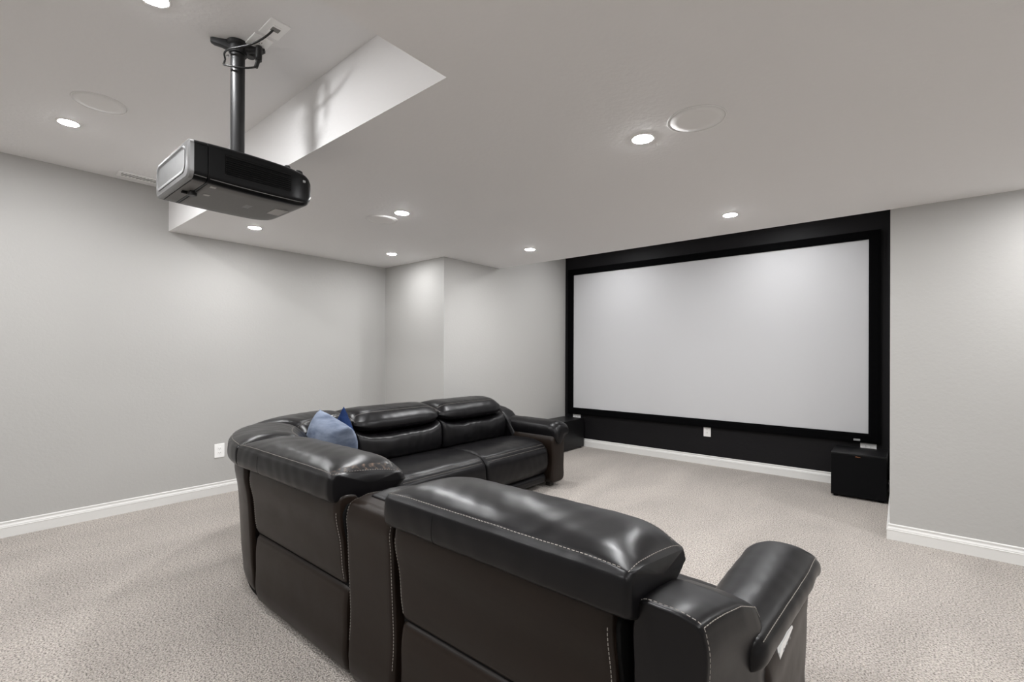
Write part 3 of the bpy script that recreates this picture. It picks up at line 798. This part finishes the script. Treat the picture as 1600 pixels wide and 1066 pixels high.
# arms: cross-section in (w outward, z), swept along depth
def arm_end(f, w_in, sgn, tag_lab):
    """w_in: inner face; outward is +sgn along w"""
    g = lambda d, o, z: f(w_in+sgn*o, d, z)           # Pad maps (sweep=d, profile x=o, z)
    WING = [(.012, .04), (.008, .3), (.008, .60), (.010, .715), (.022, .750), (.075, .757), (.130, .752), (.156, .742), (.166, .712), (.168, .60), (.178, .35), (.190, .1), (.17, .03), (.1, .03)]
    FALL = [(0, 0), (.05, .002), (.10, .008), (.19, .024), (.28, .060), (.37, .150), (.46, .29), (.6, .45)]
    def wwarp(u, o, z):                                # top of the wing falls forward
        d_ = -.008+(u+1)/2*.478
        o += .045*min(1, max(0, d_/.26))*max(0, min(1, (o-.09)/.09))
        for (a_, fa), (b_, fb) in zip(FALL[:-1], FALL[1:]):
            if a_ <= d_ <= b_: z -= (fa+(fb-fa)*(d_-a_)/(b_-a_))*max(0, min(1, (z-.25)/.45))
        return (o, z)
    wing = Pad(WING, -.008, .47, lambda d, o, z: g(d-.012*max(0, z-.3)/.4, o, z), r=.010, nper=7, nw=34, er=.008, warp=wwarp)
    wo = SR(link('arm_section', wing.mesh(), M['leather'], sofa, smooth=True)); wo['label'] = tag_lab
    for ln in ([wing.pos(i, wing.w0+.012, .0012, .001) for i in range(int(3.6*7), int(7.2*7))], [wing.pos(i, wing.w0+.012, .0012, .001) for i in range(int(7.2*7), int(11.5*7))], wing.line_w(7.2, wing.w0+.012, wing.w0+.44, .0012, 60)):
        t = bmesh.new(); stitch(t, ln); SR(link('wing_stitching', t, M['thread'], wo))
    BODY = [(.03, .05), (.022, .3), (.03, .50), (.10, .535), (.19, .535), (.216, .50), (.220, .40), (.214, .2), (.205, .06), (.1, .045)]
    def bwarp(u, o, z):
        if z > .4: z = z + (z-.4)*.25*0
        return (o, z)
    bd = Pad(BODY, .30, .925, g, r=.03, nper=6, nw=24, er=.022, warp=bwarp)
    SR(link('arm_body', bd.mesh(), M['leather_back'], wo, smooth=True))
    PADP = [(.070, .450), (.030, .500), (.034, .590), (.090, .632), (.150, .640), (.210, .630), (.246, .610), (.258, .582), (.252, .552), (.205, .538), (.13, .500)]
    def pwarp(u, o, z):
        t_ = (u+1)/2
        k = max(0, min(1, (o-.05)/.2))
        z += .012*(1-t_)*k - .045*max(0, (t_-.86)/.14)**2*(1-.3*k)
        o = .05+(o-.05)*(.86+.14*min(1, t_*1.4)) + .02*max(0, (t_-.85)/.15)**2*(1-k)
        return (o, z)
    pd = Pad(PADP, .20, .955, g, r=.045, nper=7, nw=36, er=.026, grooves=((6.2, .003, .006),), wrinkle=.0008, warp=pwarp, seed=2.2)
    SR(link('arm_pad', pd.mesh(), M['leather'], wo, smooth=True))
    t = bmesh.new(); stitch(t, pd.line_w(6.0, .23, .92, .0012, 90)); SR(link('pad_stitching', t, M['thread'], wo))
    # welt strip below the pad on the outer side
    wl = bmesh.new()
    tube(wl, [g(d_, (.200+.028*min(1, (d_-.2)/.45)), .540-.01*(d_-.2)) for d_ in (.30, .36, .42, .52, .62, .72, .82, .90)], .010, 10, 4)
    SR(link('welt', wl, M['leather'], wo, smooth=True))
    return wo, g
armN, gN = arm_end(near, -.470, 1, 'arm end of the near recliner, closest to the camera')
armF, gF = arm_end(far, 3.700, 1, 'arm end of the far recliner, towards the screen')
# power switch panel on the near arm's outer face
b = bmesh.new(); ps = [(.44, .452), (.40, .50), (.41, .515), (.60, .492), (.625, .478), (.60, .455)]
pts_o = [Vector(gN(d_, .2215, z_)) for d_, z_ in ((.425, .455), (.425, .500), (.445, .512), (.61, .492), (.62, .475), (.60, .450))]
va = [b.verts.new(p) for p in pts_o]; vb = [b.verts.new(p-Vector((.014, 0, 0))) for p in pts_o]
b.faces.new(va); b.faces.new(vb[::-1])
for k in range(6): b.faces.new((va[k], va[(k+1) % 6], vb[(k+1) % 6], vb[k]))
pp = SR(link('power_panel', b, M['plate'], armN)); pp['label'] = 'white plastic power switch panel'
for d_, z_ in ((.475, .486), (.52, .482), (.565, .476)):
    c_ = Vector(gN(d_, .2225, z_)); SR(link('switch_button', bx(c_-Vector((.002, .0045, .0035)), c_+Vector((.0005, .0045, .0035)), .001, 1), M['label2'], armN))
# feet
for (x, y) in [(-.33, 1.84), (-.33, 1.1), (-1.2, 1.1), (-1.75, 1.1), (-2.45, 1.1), (-3.42, 2.1), (-3.42, 3.8), (-2.68, 3.80), (-2.72, 2.2), (-2.72, 2.95), (-1.2, 1.8), (-1.75, 1.8)]:
    b = bmesh.new(); box(b, (x-.03, y-.03, 0), (x+.03, y+.03, .06), .004, 1); SR(link('foot', b, M['wood'], sofa))

# ------------------------------------------------------------------ throw pillows
def cushion(name, lab, cat, mat, ctr, U, V, size, thick, seed, floor=None, ear=.10):
    """square pillow: U across, V up, thickness along U x V"""
    U = Vector(U).normalized(); V = Vector(V); V = (V-U*V.dot(U)).normalized(); Nn = U.cross(V)
    n = 36; h = size/2; bm = bmesh.new(); ctr = Vector(ctr)
    def P_(i, j, sgn):
        u = -1+2*i/n; v = -1+2*j/n
        # pinched outline: edges bow in, corners stand out as ears
        x = u*(1-ear*(1-v*v)**1.0*abs(u)**2*1.0); y = v*(1-ear*(1-u*u)**1.0*abs(v)**2)
        th = thick*(max(0, (1-u*u)*(1-v*v)))**.42
        wr = .006*math.sin(9*u+4*v+seed)*math.sin(7*v-3*u+seed*2)*(1-u*u)*(1-v*v)
        wr += .005*math.sin(22*(u+.6*v)+seed)*math.exp(-((u-v)/.9)**2)*(1-u*u)*(1-v*v)
        p = ctr+U*(x*h)+V*(y*h)+Nn*(sgn*(th/2+.002)+wr)
        if floor is not None and p.z < floor: p.z = floor - (floor-p.z)*.03
        return p
    G = [[[bm.verts.new(P_(i, j, s_)) for j in range(n+1)] for i in range(n+1)] for s_ in (-1, 1)]
    for g in G:
        for i in range(n):
            for j in range(n): bm.faces.new((g[i][j], g[i+1][j], g[i+1][j+1], g[i][j+1]))
    rim = [(i, 0) for i in range(n)]+[(n, j) for j in range(n)]+[(i, n) for i in range(n, 0, -1)]+[(0, j) for j in range(n, 0, -1)]
    for k in range(len(rim)):
        (i, j), (i2, j2) = rim[k], rim[(k+1) % len(rim)]
        bm.faces.new((G[0][i][j], G[0][i2][j2], G[1][i2][j2], G[1][i][j]))
    for q in bm.verts: q.co -= ctr
    o = link(name, bm, mat, None, smooth=True); o.location = ctr
    return tag(o, lab, cat, 'blue throw pillows on the corner seat')
cushion('throw_pillow', 'dusty light blue velvet throw pillow in front, standing in the sofa corner', 'pillow', M['blue1'], (-2.905, 1.605, .632), (1, -.14, -.14), (.02, .03, 1), .49, .30, 1.0, floor=.470)
cushion('throw_pillow', 'dark navy blue throw pillow with only its corner showing behind the light blue one', 'pillow', M['blue2'], (-3.115, 1.825, .708), (.7, -.10, .70), (-.7, .10, .70), .285, .09, 2.0, floor=.470, ear=.14)

# ------------------------------------------------------------------ world and camera
w = bpy.data.worlds.new('World'); scene.world = w; w.use_nodes = True
w.node_tree.nodes['Background'].inputs['Color'].default_value = (0.02, 0.02, 0.02, 1)
w.node_tree.nodes['Background'].inputs['Strength'].default_value = 0.2

cam = bpy.data.cameras.new('camera'); co_ = bpy.data.objects.new('camera', cam); COL.objects.link(co_)
cam.sensor_fit = 'HORIZONTAL'; cam.sensor_width = 36.0
cam.lens = 729.883/1600*36.0
cam.shift_x = -(800.6435-800)/1600; cam.shift_y = (551.6562-533)/1600
r3 = Vector((0.76828213, 0.64009726, 0.00425088)); u3 = Vector((-0.00198317, -0.00426059, 0.99998896)); f2 = Vector((-0.6401083, 0.76828207, 0.00200391))
mt = Matrix.Identity(4)
for i in range(3): mt[i][0] = r3[i]; mt[i][1] = u3[i]; mt[i][2] = -f2[i]
mt[0][3], mt[1][3], mt[2][3] = 0, 0, 1.3
co_.matrix_world = mt
cam.clip_start = 0.02
scene.camera = co_
scene.view_settings.view_transform = 'Standard'; scene.view_settings.look = 'None'
scene.view_settings.gamma = 1.0; scene.view_settings.use_curve_mapping = False
scene.view_settings.exposure = 1.30
